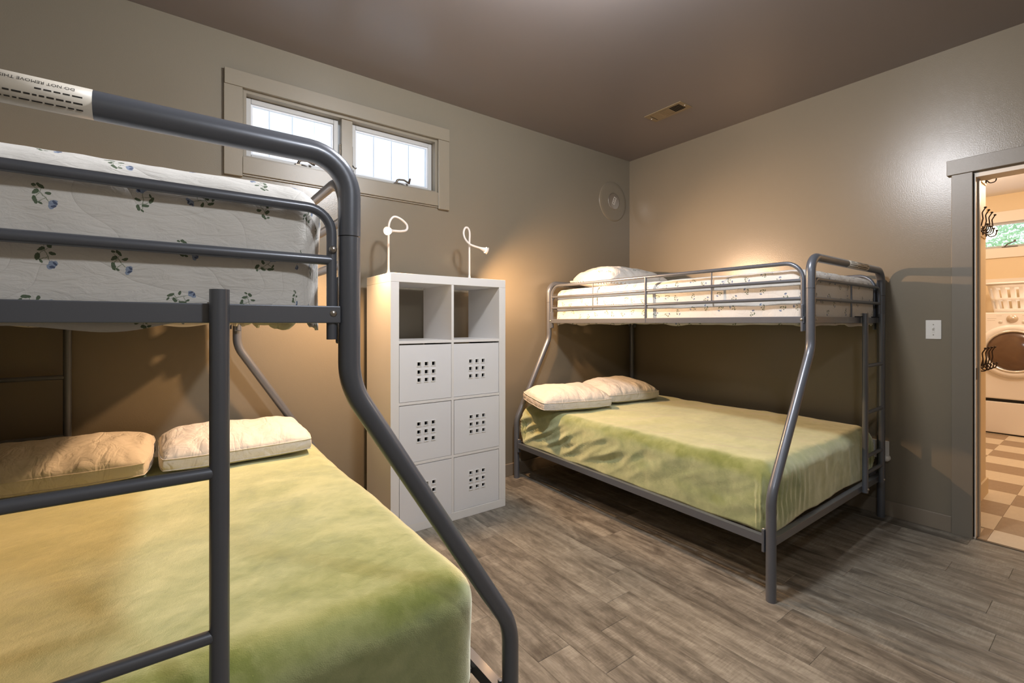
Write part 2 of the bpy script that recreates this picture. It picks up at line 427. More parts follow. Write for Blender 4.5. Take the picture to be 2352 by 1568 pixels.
def sash(x0, x1, z0, z1, y):
    f1 = MB(); w = .027
    f1.box((x0, y, z0), (x0+w, y+.03, z1), .003).box((x1-w, y, z0), (x1, y+.03, z1), .003).box((x0+w, y, z1-w), (x1-w, y+.03, z1), .003).box((x0+w, y, z0), (x1-w, y+.03, z0+w), .003)
    s_ = obj('sash', f1, M['sash'], win)
    b = .010; X0, X1, Z0, Z1 = x0+w, x1-w, z0+w, z1-w
    m2 = MB().box((X0, y+.012, Z0), (X0+b, y+.026, Z1)).box((X1-b, y+.012, Z0), (X1, y+.026, Z1)).box((X0+b, y+.012, Z1-b), (X1-b, y+.026, Z1)).box((X0+b, y+.012, Z0), (X1-b, y+.026, Z0+b))
    obj('glazing_bead', m2, M['sash_white'], s_)
    obj('pane', MB().box((X0+b, y+.018, Z0+b), (X1-b, y+.022, Z1-b)), M['glass'], s_)
sash(-3.278, -2.768, 2.142, 2.486, .052)
sash(-2.684, -2.116, 2.142, 2.486, .052)
def crank(x, z, y, parent, mat, s=1.0, knob=None):
    m_ = MB().box((x-.022*s, y-.012, z), (x+.012*s, y+.016, z+.010), .002)
    m_.tube(fillet([(x-.008*s, y, z+.008), (x+.002*s, y-.004, z+.034), (x+.045*s, y-.010, z+.036), (x+.080*s, y-.012, z+.020)], .018, 5), [.0075]*4+[.006]*(len(fillet([(0,0,0),(1,1,0),(2,0,0),(3,1,0)], .018, 5))-4), 8)
    c_ = obj('crank_handle', m_, mat, parent)
    obj('crank_knob', MB().cyl((x+.078*s, y-.012, z+.018), (x+.088*s, y-.012, z+.052), .0085, 10, .0065), M['bronze'], c_)
crank(-2.392, 2.140, .012, win, M['hinge'])
crank(-3.005, 2.140, .012, win, M['hinge'])
for x in (-3.287, -2.762, -2.687, -2.108):
    obj('sash_latch', MB().box((x-.004, .030, 2.225), (x+.005, .048, 2.335), .002).tube([(x, .04, 2.225), (x+.004, .022, 2.205), (x+.014, .012, 2.190), (x+.022, .018, 2.198)], .004, 8), M['hinge'], win)

# neighbouring wall seen through the window: grooved boards
ext = struct('wall_exterior', MB().box((-9, 2.0, -.5), (3, 2.1, 5.2)), M['siding'], 'bright white grooved siding seen through the high window')
X = -9 + .0
gx = -2.86
k = -30
while True:
    xa = gx + k*.2035; xb = xa + .2035
    k += 1
    if xb < -6: continue
    if xa > .5: break
    obj('siding_board', MB().box((xa+.005, 1.985, -.3), (xb-.005, 2.0, 5.1), .002), M['siding'], ext, loc=((xa+xb)/2, 2, 2))

# ------------------------------------------------------------------ doorway
dr = struct('door_1', MB().box((-.001, DY0, 0), (WT+.002, DY0+.022, DH), .001).box((-.001, DY1-.022, 0), (WT+.002, DY1, DH), .001).box((-.001, DY0, DH-.022), (WT+.002, DY1, DH), .001), M['hall_white'], 'open doorway to the laundry with cream jambs and grey taupe casing')
obj('door_casing', MB().box((-.022, -2.410, 0), (0, -2.323, 2.052), .002), M['door_trim'], dr)
obj('door_casing', MB().box((-.022, -3.357, 0), (0, -3.270, 2.052), .002), M['door_trim'], dr)
obj('door_header', MB().box((-.028, -3.38, 2.0525), (0, -2.304, 2.137), .002), M['door_trim'], dr)
obj('door_stop', MB().box((.045, DY0-.008, 0), (.085, DY0, DH-.0225), .001).box((.045, DY1, 0), (.085, DY1+.008, DH-.0225), .001), M['stop'], dr)
obj('weather_strip', MB().box((-.004, DY0+.005, 0.01), (-.0012, DY0+.0096, DH-.002)), M['black'], dr)
obj('strike_plate', MB().box((.0, DY0-.0025, .89), (.036, DY0+.0005, .955), .001), M['hinge'], dr)
obj('threshold', MB().box((-.012, DY0, 0), (.012, DY1, .004), .001), M['hinge'], dr)

# ------------------------------------------------------------------ laundry room
LX, LH = 4.35, 2.738
YF, YR = -1.0, -3.55
fl2 = struct('floor_laundry', MB().box((WT, YR-.1, -.12), (LX+.1, YF+.1, -.005)), M['tile_light'], 'checkered beige and brown tile floor of the laundry')
TS = .305
i0 = -1
for i in range(-1, 14):
    xa, xb = max(.242+(i)*TS-.0, .012), min(.242+(i+1)*TS, 3.9)
    if xb - xa < .01: continue
    for j in range(-4, 3):
        ya = -2.46 + j*TS; yb = ya + TS
        ya2, yb2 = max(ya, YR), min(yb, YF)
        if xa < WT: ya2, yb2 = max(ya2, DY1+.002), min(yb2, DY0-.002)
        if yb2 - ya2 < .01: continue
        brown = ((i + j) % 2 == 1)
        g = .0005
        obj('tile', MB().box((xa+g, ya2+g, -.005), (xb-g, yb2-g, .0005)), M['tile_brown' if brown else 'tile_light'], fl2, loc=((xa+xb)/2, (ya2+yb2)/2, 0))
struct('ceiling_laundry', MB().box((WT, YR-.1, LH), (LX+.1, YF+.1, LH+.08)), M['hall_ceiling'])
lz0, lz1, ly0, ly1 = 2.105, 2.41, -2.75, -1.75
mb = MB().box((LX, YR, 0), (LX+.1, ly0, LH)).box((LX, ly1, 0), (LX+.1, YF, LH)).box((LX, ly0, 0), (LX+.1, ly1, lz0)).box((LX, ly0, lz1), (LX+.1, ly1, LH))
struct('wall_laundry_far', mb, M['hall_wall'])
struct('wall_laundry_right', MB().box((WT, YR-.1, 0), (LX+.1, YR, LH)), M['hall_wall'])
struct('wall_laundry_left', MB().box((1.04, YF, 0), (LX+.1, YF+.1, LH)), M['hall_wall'])
struct('wall_hall', MB().box((WT, -2.32, 0), (1.04, -2.20, LH)).box((.92, -2.20, 0), (1.04, YF+.1, LH)), M['hall_wall'], 'cream yellow partition wall with coat hooks just inside the doorway')
struct('baseboard_hall', MB().box((WT, -2.332, 0), (1.052, -2.32, .11), .002).box((1.04, -2.32, 0), (1.052, YF, .11), .002), M['hall_wall'])
w2 = struct('window_2', MB().box((LX-.018, -2.84, lz1), (LX, -1.66, 2.535), .002), M['hall_white'], 'small laundry window over the dryer showing green foliage')
obj('lower_casing', MB().box((LX-.018, -2.84, 1.985), (LX, -1.66, lz0-.004), .002), M['hall_white'], w2)
obj('sash', MB().box((LX+.03, ly0, lz1-.028), (LX+.06, ly1, lz1)).box((LX+.03, ly0, lz0), (LX+.06, ly1, lz0+.028)).box((LX+.03, ly0, lz0+.028), (LX+.06, ly0+.028, lz1-.028)).box((LX+.03, ly1-.028, lz0+.028), (LX+.06, ly1, lz1-.028)), M['sash'], w2)
obj('pane', MB().box((LX+.042, ly0+.028, lz0+.028), (LX+.046, ly1-.028, lz1-.028)), M['glass'], w2)
def crank2(y, z, x):
    m_ = MB().box((x-.014, y-.11, z), (x+.006, y+.02, z+.008), .002)
    m_.tube(fillet([(x-.004, y, z+.006), (x-.006, y-.03, z+.04), (x-.008, y-.085, z+.058)], .03, 5), .007, 8)
    c_ = obj('crank_handle', m_, M['hinge'], w2)
    obj('crank_knob', MB().cyl((x-.008, y-.085, z+.055), (x-.008, y-.088, z+.080), .010, 10), M['hinge'], c_)
crank2(-2.035, 2.105, LX-.014)
struct('trim_1', MB().box((LX-.03, YR, 1.687), (LX, YF, 1.735), .003), M['hall_white'])

# foliage outside the laundry window
mb = MB(); rnd = random.Random(3)
for _ in range(24000):
    c_ = Vector((rnd.uniform(6.6, 8.0), rnd.uniform(-4.2, -1.0), rnd.uniform(2.0, 4.4)))
    s_ = rnd.uniform(.018, .045); a = Vector((rnd.uniform(-1, 1), rnd.uniform(-1, 1), rnd.uniform(-1, 1))).normalized(); b = a.orthogonal().normalized(); b = Matrix.Rotation(rnd.uniform(0, 6.28), 3, a) @ b
    w = a.cross(b)*.45
    mb.add([c_ - b*s_, c_ + w*s_, c_ + b*s_, c_ - w*s_], [(0,1,2,3)])
fo = obj('foliage', mb, M['leaf'], kind='stuff'); tag(fo, 'green tree leaves outside the small laundry window', 'foliage')

# dryer on its pedestal
dx, dy0, dy1 = 3.6, -2.535, -1.855
dry = thing('clothes_dryer', (dx+.35, (dy0+dy1)/2, 0), 'white front loading dryer with round dark glass door on a drawer base', 'dryer')
obj('body', MB().box((dx, dy0, .385), (LX-.03, dy1, 1.322), .012), M['appliance'], dry)
ped = obj('pedestal', MB().box((dx+.004, dy0, .014), (LX-.03, dy1, .352), .008), M['appliance'], dry)
obj('plinth_gap', MB().box((dx+.03, dy0+.01, 0), (LX-.04, dy1-.01, .39)), M['black'], dry)
RC = Vector((dx, -2.19, .905))
dd = obj('door', MB().lathe([(.002, .0), (.288, 0), (.290, .006), (.280, .030), (.262, .042), (.236, .044), (.222, .034), (.214, .024)], RC, (-1, 0, 0), 48), M['appliance'], dry)
obj('door_ring', MB().lathe([(.222, .030), (.226, .048), (.214, .052), (.205, .040), (.203, .026)], RC, (-1, 0, 0), 48), M['chrome'], dd)
obj('door_glass', MB().lathe([(.206, .026), (.19, .040), (.14, .056), (.07, .063), (.0, .065)], RC, (-1, 0, 0), 48), M['drum_glass'], dd)
obj('control_dial', MB().lathe([(.044, 0), (.044, .003), (.038, .005), (.029, .007), (.026, .028), (.022, .033), (0, .034)], (dx, -2.178, 1.252), (-1, 0, 0), 28), M['dial'], dry)
for y in (-2.092, -2.262): obj('button', MB().lathe([(.015, 0), (.014, .008), (.010, .011), (0, .012)], (dx, y, 1.218), (-1, 0, 0), 18), M['chrome'], dry)
for (a_, b_, c_, d_) in ((-2.10, 1.285, -2.06, 1.287), (-2.29, 1.285, -2.25, 1.287), (-2.06, 1.255, -1.99, 1.257), (-2.05, 1.235, -1.99, 1.237), (-2.32, 1.262, -2.285, 1.265), (-2.32, 1.245, -2.285, 1.248)):
    obj('control_mark', MB().box((dx-.0008, a_, b_), (dx+.001, c_, d_)), M['dial'], dry)

# laundry basket
def basket():
    root = thing('laundry_basket', (3.88, -2.31, 1.324), 'white plastic slotted laundry basket on top of the dryer', 'basket')
    cx, cy = 3.88, -2.31
    ax0, ay0, ax1, ay1 = .20, .29, .245, .345   # bottom, top half sizes
    z0, z1 = 1.324, 1.640; rows = [0, .10, .13, .42, .50, .84, .90, 1.0]; N = 72
    def ptt(k, hgt, off=0):
        a = 2*PI*k/N; ax = ax0 + (ax1-ax0)*hgt - off; ay = ay0 + (ay1-ay0)*hgt - off
        n_ = 5.0; c, s_ = math.cos(a), math.sin(a)
        rr = (abs(c)**n_ + abs(s_)**n_) ** (-1/n_)
        return Vector((cx + ax*c*rr, cy + ay*s_*rr, z0 + (z1-z0)*hgt))
    mb = MB(); idx = {}
    for ri, hgt in enumerate(rows):
        for k in range(N): idx[ri, k] = len(mb.v); mb.v.append(ptt(k, hgt))
    for ri in range(len(rows)-1):
        for k in range(N):
            if ri in (2, 4) and k % 2 == 0: continue
            mb.f.append((idx[ri,k], idx[ri,(k+1)%N], idx[ri+1,(k+1)%N], idx[ri+1,k])); mb.sm.append(True)
    mb.f.append(tuple(idx[0, k] for k in range(N))[::-1]); mb.sm.append(False)
    b_ = obj('basket_shell', mb, M['basket'], root); s_ = b_.modifiers.new('thick', 'SOLIDIFY'); s_.thickness = .004; s_.offset = -1
    obj('rim', MB().tube([ptt(k, 1.0, -.008) for k in range(N)], .011, 8, closed=True), M['basket'], root)
basket()

# coat hooks
def hook(x, z, y, parent):
    m_ = MB().box((x-.009, y-.006, z-.030), (x+.009, y, z+.030), .002)
    m_.tube(fillet([(x, y-.005, z-.004), (x, y-.024, z-.006), (x, y-.034, z+.045), (x, y-.030, z+.085), (x, y-.044, z+.112)], .02, 4), .0034, 8)
    m_.tube(fillet([(x, y-.005, z-.012), (x, y-.020, z-.034), (x, y-.048, z-.030), (x, y-.054, z+.002)], .016, 4), .0034, 8)
    m_.lathe([(0, .006), (.0055, .005), (.0085, 0), (.0055, -.004), (.003, -.006)], (x, y-.045, z+.116), (0, 0, 1), 10)
    m_.lathe([(0, .006), (.0055, .005), (.0075, 0), (.0055, -.004), (.003, -.006)], (x, y-.054, z+.005), (0, 0, 1), 10)
    return m_
for (z, lab, n) in ((2.222, 'topmost dark bronze coat hook strip inside the doorway', 3), (1.845, 'middle dark bronze coat hook strip inside the doorway, level with the laundry window', 4), (.925, 'lowest dark bronze coat hook strip inside the doorway, before the dryer door', 4)):
    rk = thing('coat_hook_rail', (.93, -2.32, z), lab, 'coat hooks', 'coat hook strips on the cream partition')
    obj('backing_board', MB().box((.52, -2.326, z-.045), (1.02, -2.3201, z+.045), .002), M['hall_wall'], rk)
    for q in range(n):
        obj('hook', hook(1.0-.117*q, z, -2.326, rk), M['bronze'], rk)

# ------------------------------------------------------------------ added fill fitting (unseen), ceiling fixture (above the frame), vent, cover plate, switch, outlet
fill_fit = thing('added_fill_fitting', (-3.12, -3.08, H), 'added fill light fitting on a white cord, unseen beside the camera', 'light')  # invented fitting, added only to carry the unseen fill light
obj('canopy', MB().lathe([(0, 0), (.06, 0), (.06, -.012), (.045, -.02), (0, -.02)], (-3.12, -3.08, H), (0, 0, 1), 28), M['plastic'], fill_fit)
obj('cord', MB().cyl((-3.12, -3.08, H-.02), (-3.12, -3.08, 2.20), .003, 8), M['plastic'], fill_fit)
obj('socket', MB().lathe([(0, .06), (.018, .055), (.02, .0), (.0, .0)], (-3.12, -3.08, 2.145), (0, 0, 1), 18), M['plastic'], fill_fit)
for (fx_, fy_, lb) in ((-2.45, -1.86, 'round white ceiling light base above the middle of the room'),):
    cf = thing('ceiling_light', (fx_, fy_, H), lb, 'light')
    obj('canopy', MB().lathe([(0, 0), (.07, 0), (.07, -.012), (.05, -.022), (.0, -.022)], (fx_, fy_, H), (0, 0, 1), 32), M['plastic'], cf)
    obj('socket', MB().lathe([(.0, -.022), (.02, -.022), (.02, -.055), (0, -.055)], (fx_, fy_, H), (0, 0, 1), 20), M['plastic'], cf)

vt = thing('ceiling_vent', (-.625, -.865, H), 'beige metal air register in the brown ceiling', 'vent')
vx0, vx1, vy0, vy1 = -.698, -.552, -1.022, -.708
fr = MB(); zt, zb = H, H-.005
ix0, ix1, iy0, iy1 = vx0+.024, vx1-.024, vy0+.032, vy1-.032
fr.box((vx0, vy0, zb), (vx1, iy0, zt), .001).box((vx0, iy1, zb), (vx1, vy1, zt), .001).box((vx0, iy0, zb), (ix0, iy1, zt), .001).box((ix1, iy0, zb), (vx1, iy1, zt), .001)
obj('frame', fr, M['vent'], vt)
obj('duct', MB().box((ix0, iy0, H-.0008), (ix1, iy1, H-.0002)), M['dark'], vt)
L3 = (iy1-iy0)/3
for q in range(5):
    y = iy0 + .008 + q*(L3-.01)/5; obj('slat', MB().add([(ix0, y, zb), (ix1, y, zb), (ix1, y+.006, H-.001), (ix0, y+.006, H-.001), (ix0, y+.0012, zb), (ix1, y+.0012, zb), (ix1, y+.0072, H-.001), (ix0, y+.0072, H-.001)], [(0,1,2,3),(7,6,5,4),(0,4,5,1),(2,6,7,3),(0,3,7,4),(1,5,6,2)]), M['vent'], vt)
for q in range(5):
    y = iy1 - .008 - q*(L3-.01)/5; obj('slat', MB().add([(ix0, y, zb), (ix1, y, zb), (ix1, y-.016, H-.001), (ix0, y-.016, H-.001), (ix0, y-.0012, zb), (ix1, y-.0012, zb), (ix1, y-.0172, H-.001), (ix0, y-.0172, H-.001)], [(3,2,1,0),(4,5,6,7),(1,5,4,0),(3,7,6,2),(4,7,3,0),(2,6,5,1)]), M['vent'], vt)
for q in range(7):
    x = ix0 + .004 + q*(ix1-ix0-.008)/7; obj('slat', MB().box((x, iy0+L3, zb), (x+.0105, iy1-L3, zb+.0012)), M['vent'], vt)
for y in (vy0+.014, vy1-.014): obj('screw', MB().lathe([(.0045, 0), (.004, -.002), (0, -.003)], (-.625, y, zb), (0, 0, 1), 10), M['plastic'], vt)

dc = thing('wall_cover_disc', (-.245, 0, 2.36), 'round painted cover plate with metal centre in the far corner of the wall', 'cover plate')
obj('plate', MB().lathe([(0, .0065), (.15, .0065), (.178, .006), (.186, .003), (.188, 0)], (-.245, 0, 2.36), (0, -1, 0), 56), M['wall'], dc)
obj('metal_centre', MB().lathe([(0, .010), (.070, .010), (.078, .0085), (.080, .006)], (-.235, 0, 2.363), (0, -1, 0), 36), M['zinc'], dc)
mk = MB()
for (a, b, c_, d) in ((-.016, -.036, -.012, .036), (.012, -.036, .016, .036), (-.012, -.036, .012, -.032), (-.012, .032, .012, .036), (-.006, -.012, .006, -.008), (-.006, .006, .006, .010)):
    mk.box((-.235+a, -.0108, 2.363+b), (-.235+c_, -.0098, 2.363+d))
for v in mk.v:
    p = Vector((v.x+.235, 0, v.z-2.363)); p = Matrix.Rotation(R(24), 3, 'Y') @ p; v.x, v.z = p.x-.235, p.z+2.368
obj('stamped_mark', mk, M['plastic'], dc)

sw = thing('light_switch', (0, -2.2425, 1.168), 'white toggle light switch plate on the wall beside the doorway', 'switch')
obj('plate', MB().box((-.006, -2.2775, 1.112), (0, -2.2075, 1.224), .0025), M['plastic'], sw)
obj('toggle', MB().box((-.0075, -2.2485, 1.154), (-.005, -2.2365, 1.180), .0006).add([(-.006, -2.2465, 1.160), (-.006, -2.2385, 1.160), (-.006, -2.2385, 1.176), (-.006, -2.2465, 1.176), (-.019, -2.2455, 1.176), (-.019, -2.2395, 1.176), (-.018, -2.2395, 1.183), (-.018, -2.2455, 1.183)], [(0,1,5,4),(1,2,6,5),(2,3,7,6),(3,0,4,7),(4,5,6,7)]), M['plastic'], sw)
for z in (1.138, 1.198): obj('screw', MB().lathe([(.0035, 0), (.003, .0012), (0, .0014)], (-.006, -2.2425, z), (-1, 0, 0), 10), M['zinc'], sw)
ot = thing('wall_outlet', (0, -1.98, .41), 'white wall outlet with a round plug behind the far bunk leg', 'outlet')
obj('plate', MB().box((-.006, -2.034, .352), (0, -1.922, .466), .0025), M['plastic'], ot)
obj('plug', MB().lathe([(.022, 0), (.022, .02), (.016, .032), (0, .034)], (-.006, -2.022, .362), (-1, 0, 0), 18), M['plastic'], ot)

# ------------------------------------------------------------------ shelf unit
kx, ky, KW, KD, KH = -2.6317, -.4731, .79, .39, 1.49
cab = thing('shelf_unit', (kx+KW/2, ky+KD/2, 0), 'tall white cube shelf unit with two open cubes above six doors', 'shelf unit')
T5, TI = .050, .016
obj('top_panel', MB().box((kx, ky, KH-T5), (kx+KW, ky+KD, KH), .0015), M['white'], cab)
obj('bottom_panel', MB().box((kx, ky, 0), (kx+KW, ky+KD, T5), .0015), M['white'], cab)
obj('side_panel', MB().box((kx, ky, T5+.0006), (kx+T5, ky+KD, KH-T5-.0006), .001), M['white'], cab)
obj('side_panel', MB().box((kx+KW-T5, ky, T5+.0006), (kx+KW, ky+KD, KH-T5-.0006), .001), M['white'], cab)
ih = (KH-2*T5-3*TI)/4; iw = (KW-2*T5-TI)/2
zc = [T5 + q*(ih+TI) for q in range(4)]
for q in range(1, 4): obj('shelf', MB().box((kx+T5, ky+.002, zc[q]-TI), (kx+KW-T5, ky+KD, zc[q]), .0008), M['white'], cab)
for q in range(4): obj('divider', MB().box((kx+T5+iw, ky+.002, zc[q]), (kx+T5+iw+TI, ky+KD, zc[q]+ih), .0008), M['white'], cab)
hole, pit = .0215, .0465
gm = MB(); a_, b_ = .0145, .0108
for (p0, p1) in (((-a_, -a_), (a_, -b_)), ((-a_, b_), (a_, a_)), ((-a_, -b_), (-b_, b_)), ((b_, -b_), (a_, b_))):
    gm.box((p0[0], -.003, p0[1]), (p1[0], .003, p1[1]))
g_src = None
for row in range(3):
    for cl in range(2):
        x0 = kx+T5 + cl*(iw+TI) + .0025; x1 = x0 + iw - .005; z0 = zc[row]+.0025; z1 = z0 + ih - .006
        y0 = ky + [.0, .004, .0012][(row+cl) % 3]
        if (row, cl) == (2, 1): y0 = ky + .007; z1 -= .006
        if (row, cl) == (2, 0): z1 -= .005
        if (row, cl) == (0, 0): x1 += .001; z0 -= .004
        cx_, cz_ = (x0+x1)/2, (z0+z1)/2 + .004
        xs = [x0]; zs = [z0]
        for q in (-1, 0, 1): xs += [cx_+q*pit-hole/2, cx_+q*pit+hole/2]; zs += [cz_+q*pit-hole/2, cz_+q*pit+hole/2]
        xs.append(x1); zs.append(z1)
        mb = MB(); nx = len(xs)
        for yy in (y0, y0+.014):
            for zz in zs:
                for xx in xs: mb.v.append(Vector((xx, yy, zz)))
        n2 = nx*nx
        def I(i, j, s_): return s_*n2 + j*nx + i
        for j in range(nx-1):
            for i in range(nx-1):
                if i % 2 == 1 and j % 2 == 1:
                    mb.f += [(I(i,j,0),I(i,j,1),I(i+1,j,1),I(i+1,j,0)), (I(i+1,j,0),I(i+1,j,1),I(i+1,j+1,1),I(i+1,j+1,0)), (I(i+1,j+1,0),I(i+1,j+1,1),I(i,j+1,1),I(i,j+1,0)), (I(i,j+1,0),I(i,j+1,1),I(i,j,1),I(i,j,0))]
                else:
                    mb.f += [(I(i,j,0),I(i+1,j,0),I(i+1,j+1,0),I(i,j+1,0)), (I(i,j,1),I(i,j+1,1),I(i+1,j+1,1),I(i+1,j,1))]
        for i in range(nx-1):
            mb.f += [(I(i,0,0),I(i,0,1),I(i+1,0,1),I(i+1,0,0)), (I(i,nx-1,0),I(i+1,nx-1,0),I(i+1,nx-1,1),I(i,nx-1,1)),
                     (I(0,i,0),I(0,i+1,0),I(0,i+1,1),I(0,i,1)), (I(nx-1,i,0),I(nx-1,i,1),I(nx-1,i+1,1),I(nx-1,i+1,0))]
        mb.sm = [False]*len(mb.f)
        d_ = obj('cube_door', mb, M['door_white'], cab)
        for i in (-1, 0, 1):
            for j in (-1, 0, 1):
                if g_src is None: g_src = obj('grommet', gm, M['metal_edge'], d_, loc=(0, 0, 0)); g = g_src
                else: g = g_src.copy(); COL.objects.link(g); g.parent = d_
                g.location = Vector((cx_+i*pit, y0, cz_+j*pit)) - wpos(d_)
        obj('insert_box', MB().box((x0+.002, y0+.05, z0+.002), (x1-.002, y0+.052, z1-.002)).box((x0+.001, y0+.015, z0+.002), (x0+.003, ky+.36, z1-.002)).box((x1-.003, y0+.015, z0+.002), (x1-.001, ky+.36, z1-.002)), M['dark'], d_)

# ------------------------------------------------------------------ clamp lamps
def smooth_path(pts, n=8):
    pts = [Vector(p) for p in pts]; out = []
    P_ = [pts[0]*2-pts[1]] + pts + [pts[-1]*2-pts[-2]]
    for i in range(1, len(P_)-2):
        for k in range(n):
            t_ = k/n; a, b, c, d = P_[i-1], P_[i], P_[i+1], P_[i+2]
            out.append(.5*((2*b) + (c-a)*t_ + (2*a-5*b+4*c-d)*t_*t_ + (3*b-a-3*c+d)*t_**3))
    out.append(pts[-1]); return out
def reading_lamp(base, path, head_dir, label):
    root = thing('reading_lamp', base, label, 'lamp', 'white gooseneck lamps on top of the shelf unit')
    bx, by, bz = base
    obj('base', MB().lathe([(0, 0), (.030, 0), (.030, .008), (.022, .014), (.010, .024), (.0065, .045)], base, (0, 0, 1), 20), M['lamp_white'], root)
    obj('gooseneck', MB().tube(smooth_path(path), .0068, 10), M['lamp_white'], root)
    e = Vector(path[-1]); hd = Vector(head_dir).normalized()
    sh = obj('lamp_shade', MB().lathe([(.0062, -.004), (.0075, .006), (.011, .022), (.018, .044), (.0245, .062), (.0235, .062), (.016, .043), (.006, .030), (0, .030)], e, hd, 22), M['lamp_white'], root)
    obj('bulb', MB().lathe([(0, .058), (.012, .056), (.019, .052), (.020, .046), (0, .046)], e, hd, 16), M['bulb'], sh)
reading_lamp((-2.556, -.25, KH), [(-2.556, -.25, KH+.03), (-2.556, -.25, 1.62), (-2.556, -.25, 1.74), (-2.551, -.25, 1.815), (-2.525, -.252, 1.855), (-2.487, -.262, 1.848), (-2.455, -.285, 1.812), (-2.470, -.32, 1.772), (-2.520, -.355, 1.752), (-2.580, -.385, 1.742)], (-.80, -.50, -.18),
             'white gooseneck lamp at the left end of the shelf unit, its lit head turned left')
reading_lamp((-1.984, -.25, KH), [(-1.984, -.25, KH+.03), (-1.984, -.25, 1.62), (-1.984, -.25, 1.74), (-1.982, -.25, 1.82), (-1.996, -.25, 1.852), (-2.018, -.252, 1.850), (-2.034, -.258, 1.815), (-2.026, -.264, 1.775), (-1.995, -.27, 1.742), (-1.962, -.276, 1.730), (-1.925, -.283, 1.722)], (.9, -.2, -.28),
             'white gooseneck lamp at the right end of the shelf unit, its head turned right')

# ------------------------------------------------------------------ bunk beds
TR = .0215
def bunk(name, label, sgn, xf, xl_f, xl_h, xr, yf, yh, ladders, seam=1.3775):
    """xf: upper front post x, xl_f / xl_h lower front leg x at foot / head, xr rear post x; sgn = direction of the front (+1: towards +x)"""
    ROOT = thing(name, ((xf+xr)/2, (yf+yh)/2, 0), label, 'bunk bed', 'grey tubular metal bunk beds')
    S = M['steel']
    hz = 1.532
    for (y, xl, end) in ((yf, xl_f, 'foot'), (yh, xl_h, 'head')):
        hp = fillet([(xf, y, seam), (xf, y, hz), (xr, y, hz), (xr, y, seam)], .085, 10)
        obj(end+'_hoop', MB().tube(hp, TR, 20), S, ROOT)
        fl = fillet([(xf, y, seam-.0015), (xf, y, 1.083), (xl, y, .455), (xl, y, 0)], .16, 10)
        obj('leg', MB().tube(fl, TR-.0006, 20), S, ROOT)
        obj('leg', MB().tube([(xr, y, seam-.0015), (xr, y, 0)], TR-.0006, 20), S, ROOT)
        # end guard: inverted U with a lower rail
        iy = y
        x0, x1 = xf - sgn*.034, xr + sgn*.034
        obj('end_rail', MB().tube(fillet([(x0, iy, 1.175), (x0, iy, 1.425), (x1, iy, 1.425), (x1, iy, 1.175)], .045, 8), .0095, 12), S, ROOT)
        obj('end_rail', MB().tube([(x0, iy, 1.328), (x1, iy, 1.328)], .0095, 12), S, ROOT)
        obj('picket', MB().tube([((x0+x1)/2+.02, iy, 1.24), ((x0+x1)/2+.02, iy, 1.425)], .0045, 8), S, ROOT)
        # deck beams
        obj('end_beam', MB().box((min(xf,xr)+.02, y-.013, 1.2066), (max(xf,xr)-.02, y+.013, 1.2393), .002), S, ROOT)
        obj('end_beam', MB().box((min(xl,xr)+.02, y-.014, .240), (max(xl,xr)-.02, y+.014, .276), .002), S, ROOT)
        for z in (1.348, 1.225):
            obj('bolt', MB().lathe([(.0075, 0), (.007, .004), (.004, .0065), (0, .007)], (x0, iy-.009, z), (0, -1, 0), 12), M['zinc'], ROOT)
        # corner brackets
        for (xx, z0, z1, sg) in ((xf, 1.17, 1.262, -sgn), (xr, 1.17, 1.262, sgn), (xl, .205, .300, -sgn), (xr, .205, .300, sgn)):
            pass
    for (side, x) in (('front', xf), ('rear', xr)):
        sx = x
        y0, y1 = yf + .034, yh - .034
        obj('guard_rail', MB().tube(fillet([(sx, y0, 1.17), (sx, y0, 1.508), (sx, y1, 1.508), (sx, y1, 1.17)], .085, 9), .0105, 12), S, ROOT)
        for z in (1.418, 1.328): obj('guard_rail', MB().tube([(sx, y0, z), (sx, y1, z)], .0092, 12), S, ROOT)
        for q, yy in enumerate((-.49, -.966, -1.42)):
            yy = yh + yy
            if q == 1: obj('guard_post', MB().tube([(sx - sgn*-.006, yy, 1.212), (sx - sgn*-.006, yy, 1.508)], .0085, 10), S, ROOT)
            else: obj('picket', MB().tube([(sx, yy, 1.328), (sx, yy, 1.508)], .0042, 8), S, ROOT)
        obj('side_beam', MB().box((sx-.012, y0-.01, 1.2066), (sx+.012, y1+.01, 1.2393), .002), S, ROOT)
        for yy in (y0, y1):
            obj('beam_bracket', MB().box((sx-.016, yy-.006, 1.165), (sx+.016, yy+.006, 1.30), .003), S, ROOT)
            obj('bolt', MB().lathe([(.0075, 0), (.007, .004), (.004, .0065), (0, .007)], (sx+sgn*.014, yy, 1.225), (sgn, 0, 0), 12), M['zinc'], ROOT)
    # lower side beams (front one follows the legs)
    a = Vector((xl_f, yf+.03, .258)); b = Vector((xl_h, yh-.03, .258)); d = (b-a).normalized(); nrm = Vector((d.y, -d.x, 0))*.013; up = Vector((0,0,.018))
    vs_ = [a-nrm-up, a+nrm-up, a+nrm+up, a-nrm+up, b-nrm-up, b+nrm-up, b+nrm+up, b-nrm+up]
    obj('side_beam', MB().add(vs_, [(0,1,2,3),(7,6,5,4),(0,4,5,1),(1,5,6,2),(2,6,7,3),(3,7,4,0)]), S, ROOT)
    obj('side_beam', MB().box((xr-.013, yf+.02, .240), (xr+.013, yh-.02, .276), .002), S, ROOT)
    for p in (a, b):
        obj('beam_bracket', MB().box((p.x-.016, p.y-.008, .205), (p.x+.016, p.y+.004, .305), .003), S, ROOT)
        obj('bolt', MB().lathe([(.008, 0), (.007, .004), (.004, .0065), (0, .007)], (p.x, p.y, .300), (0, 0, 1), 12), M['zinc'], ROOT)
